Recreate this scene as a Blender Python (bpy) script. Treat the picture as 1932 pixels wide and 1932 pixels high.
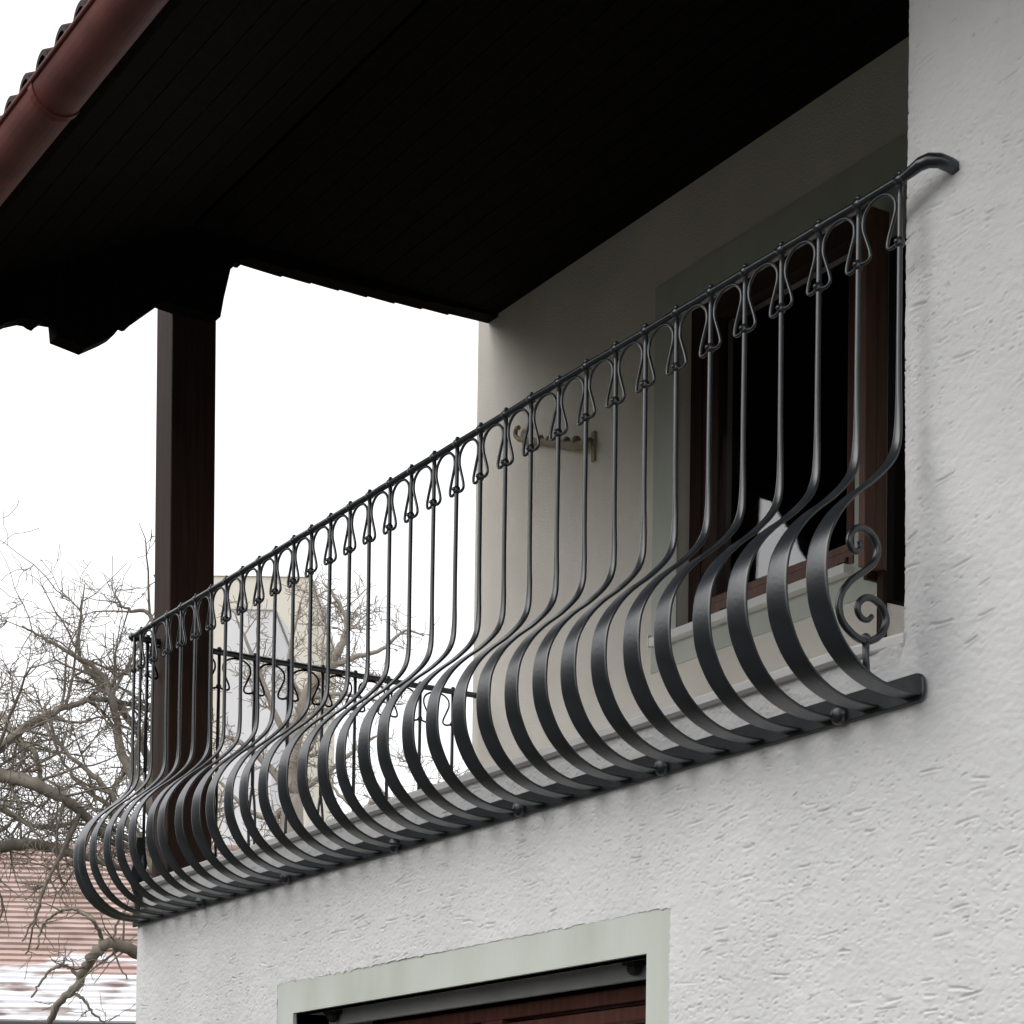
import bpy, math, random
import numpy as np
from mathutils import Vector, Matrix

# ------------------------------------------------------------------ reset
for o in list(bpy.data.objects):
    bpy.data.objects.remove(o, do_unlink=True)
scene = bpy.context.scene
COL = scene.collection
rnd = random.Random(11)

# ------------------------------------------------------------------ camera
# X runs along the house front, Y into the house, Z up; front wall face is Y = 0, its left corner X = 0
FPX, YAW, PITCH, ROLL, SHIFT = 3966.76, 0.56204, 0.03195, 0.01456, 1207.9     # fitted on a 1932 px picture
CAM = Vector((7.684, -3.10677, 1.6))
_d = Vector((-math.cos(YAW)*math.cos(PITCH), math.sin(YAW)*math.cos(PITCH), math.sin(PITCH)))
_r = Vector((math.sin(YAW), math.cos(YAW), 0))
_u = _r.cross(_d)
RT = _r*math.cos(ROLL) + _u*math.sin(ROLL)
UP = -_r*math.sin(ROLL) + _u*math.cos(ROLL)
cd = bpy.data.cameras.new('camera')
cam = bpy.data.objects.new('camera', cd)
COL.objects.link(cam)
M = Matrix(((RT.x, UP.x, -_d.x, CAM.x), (RT.y, UP.y, -_d.y, CAM.y), (RT.z, UP.z, -_d.z, CAM.z), (0, 0, 0, 1)))
cam.matrix_world = M
cd.sensor_width = 36
cd.sensor_fit = 'HORIZONTAL'
cd.lens = 36*FPX/1932
cd.shift_y = SHIFT/1932
cd.clip_end = 2000
scene.camera = cam


def at(px, py, depth):
    """a world point seen at px,py (1932 px picture) at the given distance along the view axis"""
    return CAM + (_d + RT*((px-966)/FPX) - UP*((py-966-SHIFT)/FPX))*depth


# ------------------------------------------------------------------ sky and sun
SUN_EL, SUN_AZ = math.radians(48), math.radians(215)     # soft winter overcast
w = bpy.data.worlds.new('World')
scene.world = w
w.use_nodes = True
nt = w.node_tree
nt.nodes.clear()
wo = nt.nodes.new('ShaderNodeOutputWorld')
bg = nt.nodes.new('ShaderNodeBackground')
sky = nt.nodes.new('ShaderNodeTexSky')
sky.sky_type = 'NISHITA'
sky.sun_disc = False
sky.sun_elevation = SUN_EL
sky.sun_rotation = SUN_AZ
sky.air_density = 1.0
sky.dust_density = 3.0
hs = nt.nodes.new('ShaderNodeHueSaturation')
hs.inputs['Saturation'].default_value = 0.12
mixw = nt.nodes.new('ShaderNodeMix')
mixw.data_type = 'RGBA'
mixw.inputs['Factor'].default_value = 0.72
mixw.inputs['B'].default_value = (7.0, 7.05, 7.2, 1)      # the closed cloud deck
nt.links.new(sky.outputs[0], hs.inputs['Color'])
nt.links.new(hs.outputs[0], mixw.inputs['A'])
nt.links.new(mixw.outputs['Result'], bg.inputs['Color'])
bg.inputs['Strength'].default_value = 0.15
nt.links.new(bg.outputs[0], wo.inputs['Surface'])

sl = bpy.data.lights.new('sun', 'SUN')
sl.energy = 0.8
sl.angle = math.radians(56)
sl.color = (1.0, 0.97, 0.93)
so = bpy.data.objects.new('sun', sl)
COL.objects.link(so)
sdir = Vector((-0.30, -0.72, 0.62)).normalized()            # towards the sun: front, left, high
so.rotation_euler = sdir.to_track_quat('Z', 'Y').to_euler()
sky.sun_rotation = math.atan2(sdir.x, sdir.y)
sky.sun_elevation = math.asin(sdir.z)

vs = scene.view_settings
vs.view_transform = 'Standard'
vs.look = 'None'
vs.exposure = 0.55
vs.gamma = 1
vs.use_curve_mapping = False
scene.render.engine = 'CYCLES'
scene.cycles.max_bounces = 8

# ------------------------------------------------------------------ materials


def mat(name, col, rough=0.7, spec=0.3, metal=0.0):
    m = bpy.data.materials.new(name)
    m.use_nodes = True
    b = m.node_tree.nodes['Principled BSDF']
    b.inputs['Base Color'].default_value = (*col, 1)
    b.inputs['Roughness'].default_value = rough
    b.inputs['Specular IOR Level'].default_value = spec
    b.inputs['Metallic'].default_value = metal
    return m


def noise_mat(name, c1, c2, scale=(8, 8, 8), detail=6, rough=0.7, spec=0.3, bump=0.0, bscale=60, bdist=0.004, lo=0.35, hi=0.65):
    m = mat(name, c1, rough, spec)
    n, l = m.node_tree.nodes, m.node_tree.links
    b = n['Principled BSDF']
    tc = n.new('ShaderNodeTexCoord')
    mp = n.new('ShaderNodeMapping')
    mp.inputs['Scale'].default_value = scale
    l.new(tc.outputs['Object'], mp.inputs['Vector'])
    no = n.new('ShaderNodeTexNoise')
    no.inputs['Scale'].default_value = 1
    no.inputs['Detail'].default_value = detail
    l.new(mp.outputs[0], no.inputs['Vector'])
    cr = n.new('ShaderNodeValToRGB')
    cr.color_ramp.elements[0].position = lo
    cr.color_ramp.elements[1].position = hi
    cr.color_ramp.elements[0].color = (*c1, 1)
    cr.color_ramp.elements[1].color = (*c2, 1)
    l.new(no.outputs['Fac'], cr.inputs['Fac'])
    l.new(cr.outputs[0], b.inputs['Base Color'])
    if bump > 0:
        bn = n.new('ShaderNodeTexNoise')
        bn.inputs['Scale'].default_value = bscale
        bn.inputs['Detail'].default_value = 6
        l.new(tc.outputs['Object'], bn.inputs['Vector'])
        bp = n.new('ShaderNodeBump')
        bp.inputs['Strength'].default_value = bump
        bp.inputs['Distance'].default_value = bdist
        l.new(bn.outputs['Fac'], bp.inputs['Height'])
        l.new(bp.outputs[0], b.inputs['Normal'])
    return m


def stucco_mat():
    m = noise_mat('rough_stucco', (0.61, 0.607, 0.61), (0.69, 0.686, 0.686), (2.2, 2.2, 1.4), 7, 0.95, 0.15, 0.75, 420, 0.0024)
    n, l = m.node_tree.nodes, m.node_tree.links
    b = n['Principled BSDF']
    base = b.inputs['Base Color'].links[0].from_socket
    # rare rusty and grey specks and a few faint run marks
    tc = n.new('ShaderNodeTexCoord')
    no = n.new('ShaderNodeTexNoise')
    no.inputs['Scale'].default_value = 26
    no.inputs['Detail'].default_value = 3
    l.new(tc.outputs['Object'], no.inputs['Vector'])
    cr = n.new('ShaderNodeValToRGB')
    cr.color_ramp.elements[0].position = 0.70
    cr.color_ramp.elements[1].position = 0.80
    cr.color_ramp.elements[0].color = (0, 0, 0, 1)
    cr.color_ramp.elements[1].color = (1, 1, 1, 1)
    l.new(no.outputs['Fac'], cr.inputs['Fac'])
    mx = n.new('ShaderNodeMix')
    mx.data_type = 'RGBA'
    l.new(cr.outputs[0], mx.inputs['Factor'])
    l.new(base, mx.inputs['A'])
    mx.inputs['B'].default_value = (0.52, 0.48, 0.43, 1)
    mp = n.new('ShaderNodeMapping')
    mp.inputs['Scale'].default_value = (7, 7, 0.8)
    l.new(tc.outputs['Object'], mp.inputs['Vector'])
    ns = n.new('ShaderNodeTexNoise')
    ns.inputs['Scale'].default_value = 1
    ns.inputs['Detail'].default_value = 5
    l.new(mp.outputs[0], ns.inputs['Vector'])
    cs = n.new('ShaderNodeValToRGB')
    cs.color_ramp.elements[0].position = 0.58
    cs.color_ramp.elements[1].position = 0.80
    cs.color_ramp.elements[0].color = (0, 0, 0, 1)
    cs.color_ramp.elements[1].color = (0.5, 0.5, 0.5, 1)
    l.new(ns.outputs['Fac'], cs.inputs['Fac'])
    m2 = n.new('ShaderNodeMix')
    m2.data_type = 'RGBA'
    l.new(cs.outputs[0], m2.inputs['Factor'])
    l.new(mx.outputs['Result'], m2.inputs['A'])
    m2.inputs['B'].default_value = (0.60, 0.58, 0.55, 1)
    l.new(m2.outputs['Result'], b.inputs['Base Color'])
    return m


def glass_mat():
    m = bpy.data.materials.new('window_glass')
    m.use_nodes = True
    n, l = m.node_tree.nodes, m.node_tree.links
    n.clear()
    out = n.new('ShaderNodeOutputMaterial')
    tr = n.new('ShaderNodeBsdfTransparent')
    gl = n.new('ShaderNodeBsdfGlossy')
    gl.inputs['Roughness'].default_value = 0.02
    lwt = n.new('ShaderNodeLayerWeight')
    lwt.inputs['Blend'].default_value = 0.5
    pw = n.new('ShaderNodeMath')
    pw.operation = 'POWER'
    pw.inputs[1].default_value = 5
    l.new(lwt.outputs['Facing'], pw.inputs[0])
    fr = n.new('ShaderNodeMath')
    fr.operation = 'MULTIPLY_ADD'
    fr.inputs[1].default_value = 0.88
    fr.inputs[2].default_value = 0.12
    l.new(pw.outputs[0], fr.inputs[0])
    mx = n.new('ShaderNodeMixShader')
    l.new(fr.outputs[0], mx.inputs[0])
    l.new(tr.outputs[0], mx.inputs[1])
    l.new(gl.outputs[0], mx.inputs[2])
    l.new(mx.outputs[0], out.inputs['Surface'])
    return m


STUCCO = stucco_mat()
PLASTER = noise_mat('smooth_plaster', (0.67, 0.635, 0.575), (0.75, 0.715, 0.655), (3, 3, 2), 6, 0.95, 0.1, 0.6, 130, 0.004)
COPING = noise_mat('coping_render', (0.60, 0.59, 0.585), (0.68, 0.67, 0.66), (5, 5, 5), 6, 0.9, 0.15, 0.3, 120, 0.002)
GREEN = noise_mat('grey_green_paint', (0.455, 0.485, 0.435), (0.535, 0.56, 0.515), (5, 5, 1.6), 8, 0.9, 0.15, 0.25, 150, 0.0015)
IRON = noise_mat('black_iron_paint', (0.007, 0.010, 0.014), (0.013, 0.017, 0.022), (22, 22, 22), 5, 0.30, 0.78, 0.30, 90, 0.0012)
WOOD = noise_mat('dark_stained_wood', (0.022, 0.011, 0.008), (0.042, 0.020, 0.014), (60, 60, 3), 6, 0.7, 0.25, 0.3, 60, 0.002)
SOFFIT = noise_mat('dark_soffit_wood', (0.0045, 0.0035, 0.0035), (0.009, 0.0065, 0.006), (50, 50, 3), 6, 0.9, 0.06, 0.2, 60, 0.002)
LITWOOD = noise_mat('lit_brown_wood', (0.15, 0.080, 0.062), (0.20, 0.115, 0.090), (40, 40, 4), 6, 0.6, 0.3)  # brown made lighter in colour for the parts that catch the light
FRAME = noise_mat('brown_window_wood', (0.065, 0.022, 0.015), (0.10, 0.038, 0.027), (40, 40, 4), 6, 0.6, 0.2)
GUTTER = noise_mat('reddish_gutter_metal', (0.095, 0.026, 0.022), (0.15, 0.045, 0.036), (7, 7, 7), 5, 0.6, 0.2)
ROOFTILE = noise_mat('dark_roof_tile', (0.03, 0.025, 0.023), (0.06, 0.045, 0.04), (9, 9, 9), 5, 0.85, 0.2)
WHITE = noise_mat('white_paint', (0.74, 0.74, 0.73), (0.80, 0.80, 0.79), (6, 6, 6), 4, 0.6, 0.3)
CLOTH = noise_mat('white_cloth', (0.78, 0.78, 0.80), (0.84, 0.84, 0.85), (10, 10, 10), 4, 0.9, 0.1)
BOXGREY = noise_mat('grey_blind_rail', (0.34, 0.34, 0.35), (0.42, 0.42, 0.42), (6, 6, 6), 4, 0.6, 0.3)
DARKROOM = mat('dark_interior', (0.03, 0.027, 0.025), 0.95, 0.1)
BRACKET = noise_mat('tan_bracket_paint', (0.27, 0.225, 0.16), (0.35, 0.29, 0.21), (20, 20, 20), 4, 0.7, 0.2)
GLASS = glass_mat()
BARK = noise_mat('bark', (0.20, 0.175, 0.145), (0.31, 0.28, 0.235), (5, 5, 5), 6, 0.95, 0.1)
BARKFAR = noise_mat('hazed_bark', (0.34, 0.30, 0.26), (0.44, 0.39, 0.34), (5, 5, 5), 6, 0.95, 0.1)  # far bark made paler in colour in place of haze
REDTILE = noise_mat('weathered_red_tile', (0.37, 0.27, 0.235), (0.55, 0.43, 0.39), (1.6, 1.6, 3), 6, 0.9, 0.15)
WHITISH = noise_mat('whitish_tile', (0.36, 0.29, 0.27), (0.86, 0.86, 0.88), (1.3, 1.3, 5.0), 5, 0.7, 0.3, lo=0.36, hi=0.50)  # tile brown with whitish patches
WHITISH2 = noise_mat('part_whitish_tile', (0.50, 0.36, 0.32), (0.86, 0.86, 0.88), (0.9, 0.9, 6.0), 5, 0.7, 0.3, lo=0.50, hi=0.58)  # fewer whitish patches on the tile brown
CREAM = noise_mat('cream_render', (0.86, 0.80, 0.69), (0.88, 0.83, 0.73), (1, 1, 1), 4, 0.95, 0.1)
FARWHITE = noise_mat('far_white_render', (0.82, 0.81, 0.83), (0.86, 0.85, 0.86), (1, 1, 1), 4, 0.95, 0.1)
FARROOF = noise_mat('washed_out_roof', (0.80, 0.78, 0.76), (0.85, 0.83, 0.81), (2, 2, 2), 4, 0.95, 0.1)  # near white, the washed-out look put into the roof colour
GROUND = noise_mat('winter_lawn', (0.030, 0.032, 0.018), (0.055, 0.05, 0.032), (0.7, 0.7, 0.7), 8, 0.95, 0.1)
ASPHALT = noise_mat('asphalt', (0.045, 0.045, 0.047), (0.065, 0.065, 0.066), (14, 14, 14), 6, 0.95, 0.15)

# ------------------------------------------------------------------ mesh helpers


def link(name, me, m, parent=None, smooth=False):
    if m is not None and len(me.materials) == 0:
        me.materials.append(m)
    if smooth:
        me.polygons.foreach_set('use_smooth', [True]*len(me.polygons))
    o = bpy.data.objects.new(name, me)
    COL.objects.link(o)
    o.parent = parent
    return o


def mk(name, v, f, m, parent=None, smooth=False):
    me = bpy.data.meshes.new(name)
    me.from_pydata([tuple(p) for p in v], [], f)
    me.update()
    return link(name, me, m, parent, smooth)


def thing(name, label, cat, loc=(0, 0, 0), group=None):
    o = bpy.data.objects.new(name, None)
    o.empty_display_size = 0.1
    COL.objects.link(o)
    o.location = loc
    o['label'] = label
    o['category'] = cat
    if group:
        o['group'] = group
    return o


def tag(o, label, cat, group=None):
    o['label'] = label
    o['category'] = cat
    if group:
        o['group'] = group
    return o


CUBEF = [(0, 3, 2, 1), (4, 5, 6, 7), (0, 1, 5, 4), (1, 2, 6, 5), (2, 3, 7, 6), (3, 0, 4, 7)]


def boxdata(bs):
    v, f = [], []
    for (x0, x1, y0, y1, z0, z1) in bs:
        k = len(v)
        v += [(x0, y0, z0), (x1, y0, z0), (x1, y1, z0), (x0, y1, z0), (x0, y0, z1), (x1, y0, z1), (x1, y1, z1), (x0, y1, z1)]
        f += [tuple(i+k for i in q) for q in CUBEF]
    return v, f


def boxes(name, bs, m, parent=None, bevel=0.0):
    v, f = boxdata(bs)
    o = mk(name, v, f, m, parent)
    if bevel > 0:
        md = o.modifiers.new('bevel', 'BEVEL')
        md.width = bevel
        md.segments = 2
        md.limit_method = 'ANGLE'
    return o


def prism(name, poly, x0, x1, m, parent=None, bevel=0.0):
    """poly is (y, z) points, extruded along X"""
    n = len(poly)
    v = [(x0, y, z) for y, z in poly] + [(x1, y, z) for y, z in poly]
    f = [tuple(range(n)), tuple(reversed(range(n, 2*n)))] + [(i, i+n, (i+1) % n+n, (i+1) % n) for i in range(n)]
    o = mk(name, v, f, m, parent)
    bm_fix(o)
    if bevel > 0:
        md = o.modifiers.new('bevel', 'BEVEL')
        md.width = bevel
        md.segments = 2
        md.limit_method = 'ANGLE'
    return o


def bm_fix(o):
    import bmesh
    b = bmesh.new()
    b.from_mesh(o.data)
    bmesh.ops.recalc_face_normals(b, faces=b.faces)
    b.to_mesh(o.data)
    b.free()


def catmull(pts, n=6):
    P = [Vector(p) for p in pts]
    P = [2*P[0]-P[1]] + P + [2*P[-1]-P[-2]]
    out = []
    for i in range(1, len(P)-2):
        a, b, c, d = P[i-1], P[i], P[i+1], P[i+2]
        for k in range(n):
            t = k/n
            out.append(0.5*((2*b) + (c-a)*t + (2*a-5*b+4*c-d)*t*t + (3*b-a-3*c+d)*t*t*t))
    out.append(P[-2])
    return out


def tubedata(pts, rad, seg=8, cap=True):
    pts = [Vector(p) for p in pts]
    n = len(pts)
    if not hasattr(rad, '__len__'):
        rad = [rad]*n
    v, f = [], []
    t0 = (pts[1]-pts[0]).normalized()
    ref = Vector((0, 0, 1)) if abs(t0.z) < 0.9 else Vector((1, 0, 0))
    nrm = (ref - t0*ref.dot(t0)).normalized()
    for i, p in enumerate(pts):
        a = pts[max(i-1, 0)]
        b = pts[min(i+1, n-1)]
        t = (b-a).normalized()
        nrm = (nrm - t*nrm.dot(t))
        nrm = nrm.normalized() if nrm.length > 1e-6 else t.orthogonal().normalized()
        bi = t.cross(nrm)
        for k in range(seg):
            an = 2*math.pi*k/seg
            v.append(p + (nrm*math.cos(an) + bi*math.sin(an))*rad[i])
    for i in range(n-1):
        for k in range(seg):
            f.append((i*seg+k, i*seg+(k+1) % seg, (i+1)*seg+(k+1) % seg, (i+1)*seg+k))
    if cap:
        f.append(tuple(reversed(range(seg))))
        f.append(tuple((n-1)*seg+k for k in range(seg)))
    return v, f


def join(parts):
    v, f = [], []
    for a, b in parts:
        k = len(v)
        v += list(a)
        f += [tuple(i+k for i in q) for q in b]
    return v, f


def tube(name, pts, rad, m, parent=None, seg=8):
    v, f = tubedata(pts, rad, seg)
    return mk(name, v, f, m, parent, True)


def balldata(c, r, seg=10, rings=6, sc=(1, 1, 1)):
    c = Vector(c)
    v = [c + Vector((0, 0, r*sc[2]))]
    f = []
    for i in range(1, rings):
        th = math.pi*i/rings
        for k in range(seg):
            ph = 2*math.pi*k/seg
            v.append(c + Vector((r*sc[0]*math.sin(th)*math.cos(ph), r*sc[1]*math.sin(th)*math.sin(ph), r*sc[2]*math.cos(th))))
    v.append(c - Vector((0, 0, r*sc[2])))
    for k in range(seg):
        f.append((0, 1+k, 1+(k+1) % seg))
    for i in range(rings-2):
        for k in range(seg):
            a = 1+i*seg
            f.append((a+k, a+seg+k, a+seg+(k+1) % seg, a+(k+1) % seg))
    e = len(v)-1
    a = 1+(rings-2)*seg
    for k in range(seg):
        f.append((a+k, e, a+(k+1) % seg))
    return v, f


def copy_obj(o, parent, loc=(0, 0, 0), name=None):
    c = o.copy()
    if name:
        c.name = name
    COL.objects.link(c)
    c.parent = parent
    c.location = loc
    return c


# ------------------------------------------------------------------ ground
g = mk('ground', [(-400, -400, 0), (400, -400, 0), (400, 400, 0), (-400, 400, 0)], [(0, 1, 2, 3)], GROUND)
g['kind'] = 'structure'
g = mk('path', [(-30, -5.2, 0.004), (40, -5.2, 0.004), (40, -1.6, 0.004), (-30, -1.6, 0.004)], [(0, 1, 2, 3)], ASPHALT)
g['kind'] = 'structure'

# unseen rise added at front left to block low sky and darken the iron
hv_, hf_ = [], []
NA = 36
for i in range(NA+1):
    t = i/NA
    an = math.radians(188+66*t)
    fade = min(1, t/.10, (1-t)/.22)
    for j, (r_, z) in enumerate(((32, -.4), (42, 9.0), (54, 19.0), (70, 27.0), (95, 31.0), (130, 24.0))):
        zz = z if j == 0 else z*max(.02, fade)*(1+.08*math.sin(an*23+j*1.3)+.05*math.sin(an*61+j))
        hv_.append((4+r_*math.cos(an), r_*math.sin(an), zz))
for i in range(NA):
    for j in range(5):
        a = i*6+j
        hf_.append((a, a+6, a+7, a+1))
g = mk('sky_blocker', hv_, hf_, GROUND, None, True)
g['kind'] = 'structure'

# ------------------------------------------------------------------ the house
XE = 4.307            # right edge of the loggia opening
YR = 1.5              # rear wall of the loggia
ZC = 5.444            # loggia ceiling
XR = 8.0              # right end of what is built
house = thing('house', 'white roughcast house with a recessed corner balcony under a dark wooden roof', 'house')

# --- roughcast front wall: a fine grid with dragged grooves and grit as real relief
WX0, WX1, WZ0, WZ1 = 0.0, XR, 0.0, 5.30
SX0, SX1, SZ1 = 1.25, 3.482, 2.386          # painted surround of the lower window
STEP = 0.0029


def relief_field(w_, h_, step, seed):
    rs = np.random.RandomState(seed)
    nx, nz = int(w_/step)+1, int(h_/step)+1

    def filt(sig_x, sig_z):
        a = rs.standard_normal((nz, nx))
        fx = np.fft.fftfreq(nx)[None, :]
        fz = np.fft.fftfreq(nz)[:, None]
        k = np.exp(-2*(np.pi**2)*((fx*sig_x)**2 + (fz*sig_z)**2))
        b = np.real(np.fft.ifft2(np.fft.fft2(a)*k))
        return b/b.std()
    m_ = 1.0/step
    hgt = 0.00040*filt(.0044*m_, .0030*m_) + 0.00036*filt(.014*m_, .008*m_) + 0.0013*filt(.20*m_, .13*m_)
    patch = filt(.17*m_, .10*m_)                     # where the trowel dragged more grit

    def strokes(n, lmin, lmax, wmin, wmax, dmin, dmax):
        for _ in range(n):
            cx, cz = rs.uniform(0, nx), rs.uniform(0, nz)
            if patch[min(int(cz), nz-1), min(int(cx), nx-1)] < rs.uniform(-1.4, 1.0):
                continue
            L = rs.uniform(lmin, lmax)**1.0/step
            W = rs.uniform(wmin, wmax)/step
            an = rs.normal(0.03, 0.10)
            dp = rs.uniform(dmin, dmax)
            R = int(L*0.6+W*3)+2
            x0, x1 = max(int(cx)-R, 0), min(int(cx)+R+1, nx)
            Rz = int(L*0.6*abs(math.sin(an))+W*4)+2
            z0, z1 = max(int(cz)-Rz, 0), min(int(cz)+Rz+1, nz)
            if x1-x0 < 2 or z1-z0 < 2:
                continue
            X, Z = np.meshgrid(np.arange(x0, x1)-cx, np.arange(z0, z1)-cz)
            wig = 0.25*W*np.sin(X/L*rs.uniform(3, 7)+rs.uniform(0, 6))
            u = X*math.cos(an)+Z*math.sin(an)
            v = -X*math.sin(an)+Z*math.cos(an)+wig
            prof = np.clip(1-np.abs(2*u/L)**3, 0, 1)
            wd = W*(0.55+0.45*np.clip(0.5-u/L, 0, 1))
            gr = -np.exp(-np.abs(v/wd)**3)*dp + 0.40*dp*np.exp(-((v+2.0*wd)/(1.1*wd))**2)
            hgt[z0:z1, x0:x1] += gr*prof
    area = w_*h_
    strokes(int(120*area), 0.015, 0.085, 0.0020, 0.0040, 0.0026, 0.0070)
    strokes(int(1900*area), 0.004, 0.018, 0.0020, 0.0036, 0.0010, 0.0044)
    return hgt


def wall_skin(name, x0, x1, z0, z1, holes, parent, seed=3, amp=1.0):
    """grid in the plane Y=0 with rectangular holes; outward is -Y"""
    def lines(a, b, cuts):
        pts = [a]
        cs = sorted(c for c in cuts if a < c < b) + [b]
        for c in cs:
            n = max(1, int(round((c-pts[-1])/STEP)))
            pts += list(np.linspace(pts[-1], c, n+1)[1:])
        return np.array(pts)
    xs = lines(x0, x1, [h[0] for h in holes]+[h[1] for h in holes])
    zs = lines(z0, z1, [h[2] for h in holes]+[h[3] for h in holes])
    fld = relief_field(x1-x0, z1-z0, STEP, seed)
    ix = np.clip(((xs-x0)/STEP).astype(int), 0, fld.shape[1]-1)
    iz = np.clip(((zs-z0)/STEP).astype(int), 0, fld.shape[0]-1)
    H = fld[np.ix_(iz, ix)]*amp
    Xg, Zg = np.meshgrid(xs, zs)
    nz, nx = Xg.shape
    rnd_in = 0.016*np.clip(1-(Xg-XE+.010)/0.085, 0, 1)**2*((Xg >= XE-.0101) & (Zg > 2.80))
    rnd_in *= np.clip((Zg-2.80)/0.08, 0, 1)
    co = np.stack([Xg, -0.004-H+rnd_in, Zg], -1).reshape(-1, 3)
    # ragged edge where the roughcast meets the painted surround
    ed = np.random.RandomState(8)
    sm = np.convolve(ed.standard_normal(len(xs)+len(zs)+60), np.hanning(15), 'same')
    sm = np.abs(sm/sm.std())*0.0028
    C3 = co.reshape(nz, nx, 3)
    kz = int(np.argmin(np.abs(zs-SZ1)))
    sel = (xs > SX0-1e-6) & (xs < SX1+1e-6)
    C3[kz, sel, 2] -= sm[:len(xs)][sel]
    selz = zs < SZ1-1e-6
    C3[selz, int(np.argmin(np.abs(xs-SX0))), 0] += sm[len(xs):len(xs)+len(zs)][selz]*.6
    C3[selz, int(np.argmin(np.abs(xs-SX1))), 0] -= sm[40:40+len(zs)][selz]*.6
    idx = np.arange(nz*nx).reshape(nz, nx)
    q = np.stack([idx[:-1, :-1], idx[:-1, 1:], idx[1:, 1:], idx[1:, :-1]], -1)
    cx = (xs[:-1]+xs[1:])/2
    cz = (zs[:-1]+zs[1:])/2
    keep = np.ones((nz-1, nx-1), bool)
    for (a, b, c, d) in holes:
        keep &= ~(((cx > a) & (cx < b))[None, :] & ((cz > c) & (cz < d))[:, None])
    q = q[keep]
    used = np.unique(q)
    rem = -np.ones(nz*nx, int)
    rem[used] = np.arange(len(used))
    co, q = co[used], rem[q]
    me = bpy.data.meshes.new(name)
    me.vertices.add(len(co))
    me.vertices.foreach_set('co', co.astype(np.float32).ravel())
    me.loops.add(q.size)
    me.loops.foreach_set('vertex_index', q.astype(np.int32).ravel())
    me.polygons.add(len(q))
    me.polygons.foreach_set('loop_start', (np.arange(len(q))*4).astype(np.int32))
    me.polygons.foreach_set('loop_total', np.full(len(q), 4, np.int32))
    me.polygons.foreach_set('use_smooth', np.ones(len(q), bool))
    me.update(calc_edges=True)
    return link(name, me, STUCCO, parent)


skin = wall_skin('front_wall', 0.0, 5.8, 1.90, 4.60, [(0.0, XE-.010, 2.86, 4.60), (SX0, SX1, 1.90, SZ1)], house)
for q_ in [(XE, 5.8, -0.004, 0.011, 4.60, 5.30), (5.8, XR, -0.004, 0.011, 0.0, 5.30), (0.0, SX0, -0.004, 0.011, 0.0, 1.90), (SX1, 5.8, -0.004, 0.011, 0.0, 1.90)]:
    boxes('front_wall', [q_], STUCCO, house)
# wall core behind the skin and the rest of the storey walls
boxes('wall_core', [
    (0.004, 1.371, 0.012, 0.30, 0.0, 2.75), (3.379, XR, 0.012, 0.30, 0.0, 2.75),           # beside the lower window
    (1.371, 3.379, 0.012, 0.06, 2.277, 2.75), (1.371, 3.379, 0.17, 0.30, 2.34, 2.75), (1.371, 3.379, 0.012, 0.30, 0.0, 1.0),
    (XE+.004, XR, 0.022, 0.30, 2.75, 5.45), (XE+.006, XE+.25, 0.30, YR, 2.75, 5.45),
    (0.004, 0.25, 0.30, 8.0, 0.0, 2.75), (0.25, XR, 7.8, 8.0, 0.0, 5.45), (XR, XR+.2, 0.012, 8.0, 0.0, 5.45),
    (0.004, 0.20, 0.012, YR, 2.75, 2.850), (0.20, XE, 0.012, 0.20, 2.75, 2.850)], STUCCO, house)
boxes('floor_slab', [(0.25, XR, 0.30, 7.8, 2.60, 2.748)], PLASTER, house)
# rear wall of the loggia with the window opening, and the flank wall behind it
WX = (1.46, 2.445)
WZ = (3.785, 5.00)
PANE_TILT, PANE_TURN = math.radians(-2.2), math.radians(1.5)
boxes('rear_wall', [(0.0, WX[0], YR, YR+.25, 2.75, 5.60), (WX[1], XE+.25, YR, YR+.25, 2.75, 5.60),
                    (WX[0], WX[1], YR, YR+.25, 2.75, WZ[0]), (WX[0], WX[1], YR, YR+.25, WZ[1], 5.60),
                    (0.002, 0.25, YR+.25, 7.8, 2.75, 5.60)], PLASTER, house)
# coping along the loggia edge, with its small drip nose
cpA = [(0.23, 2.853), (0.23, 2.890), (-0.018, 2.884), (-0.024, 2.878), (-0.024, 2.861), (-0.016, 2.854)]
cpB = [(0.23, 2.853), (0.23, 2.890), (0.006, 2.884), (0.004, 2.878), (0.004, 2.861), (0.008, 2.854)]
n = 6
v = [(-0.026, y, z) for y, z in cpA] + [(4.12, y, z) for y, z in cpA] + [(XE-.003, y, z) for y, z in cpB]
f = [tuple(range(n)), tuple(reversed(range(2*n, 3*n)))] + [(i+r*n, i+n+r*n, (i+1) % n+n+r*n, (i+1) % n+r*n) for r in range(2) for i in range(n)]
o = mk('coping', v, f, COPING, house)
bm_fix(o)
boxes('coping', [(-0.026, 0.23, 0.232, YR, 2.853, 2.886)], COPING, house, 0.003)

# --- painted surround and recessed lower window
boxes('window_surround', [(SX0, 1.371, -0.002, 0.010, 1.0, SZ1), (3.379, SX1, -0.002, 0.010, 1.0, SZ1), (1.371, 3.379, -0.002, 0.010, 2.277, SZ1),
                          (SX0+.002, 1.371, 0.0115, 0.17, 1.0, 2.277), (3.379, SX1-.002, 0.0115, 0.17, 1.0, 2.277), (1.372, 3.378, 0.0115, 0.058, 2.277, SZ1-.05)], GREEN, house)
lw = boxes('window', [(1.372, 3.378, 0.170, 0.225, 2.190, 2.232), (1.372, 1.44, 0.170, 0.225, 1.2, 2.190), (3.31, 3.378, 0.170, 0.225, 1.2, 2.190),
                      (2.30, 2.42, 0.165, 0.225, 1.2, 2.190)], FRAME, house, 0.004)
boxes('casement_rail', [(1.44, 2.30, 0.158, 0.205, 2.135, 2.176)], FRAME, lw, 0.006)
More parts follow.
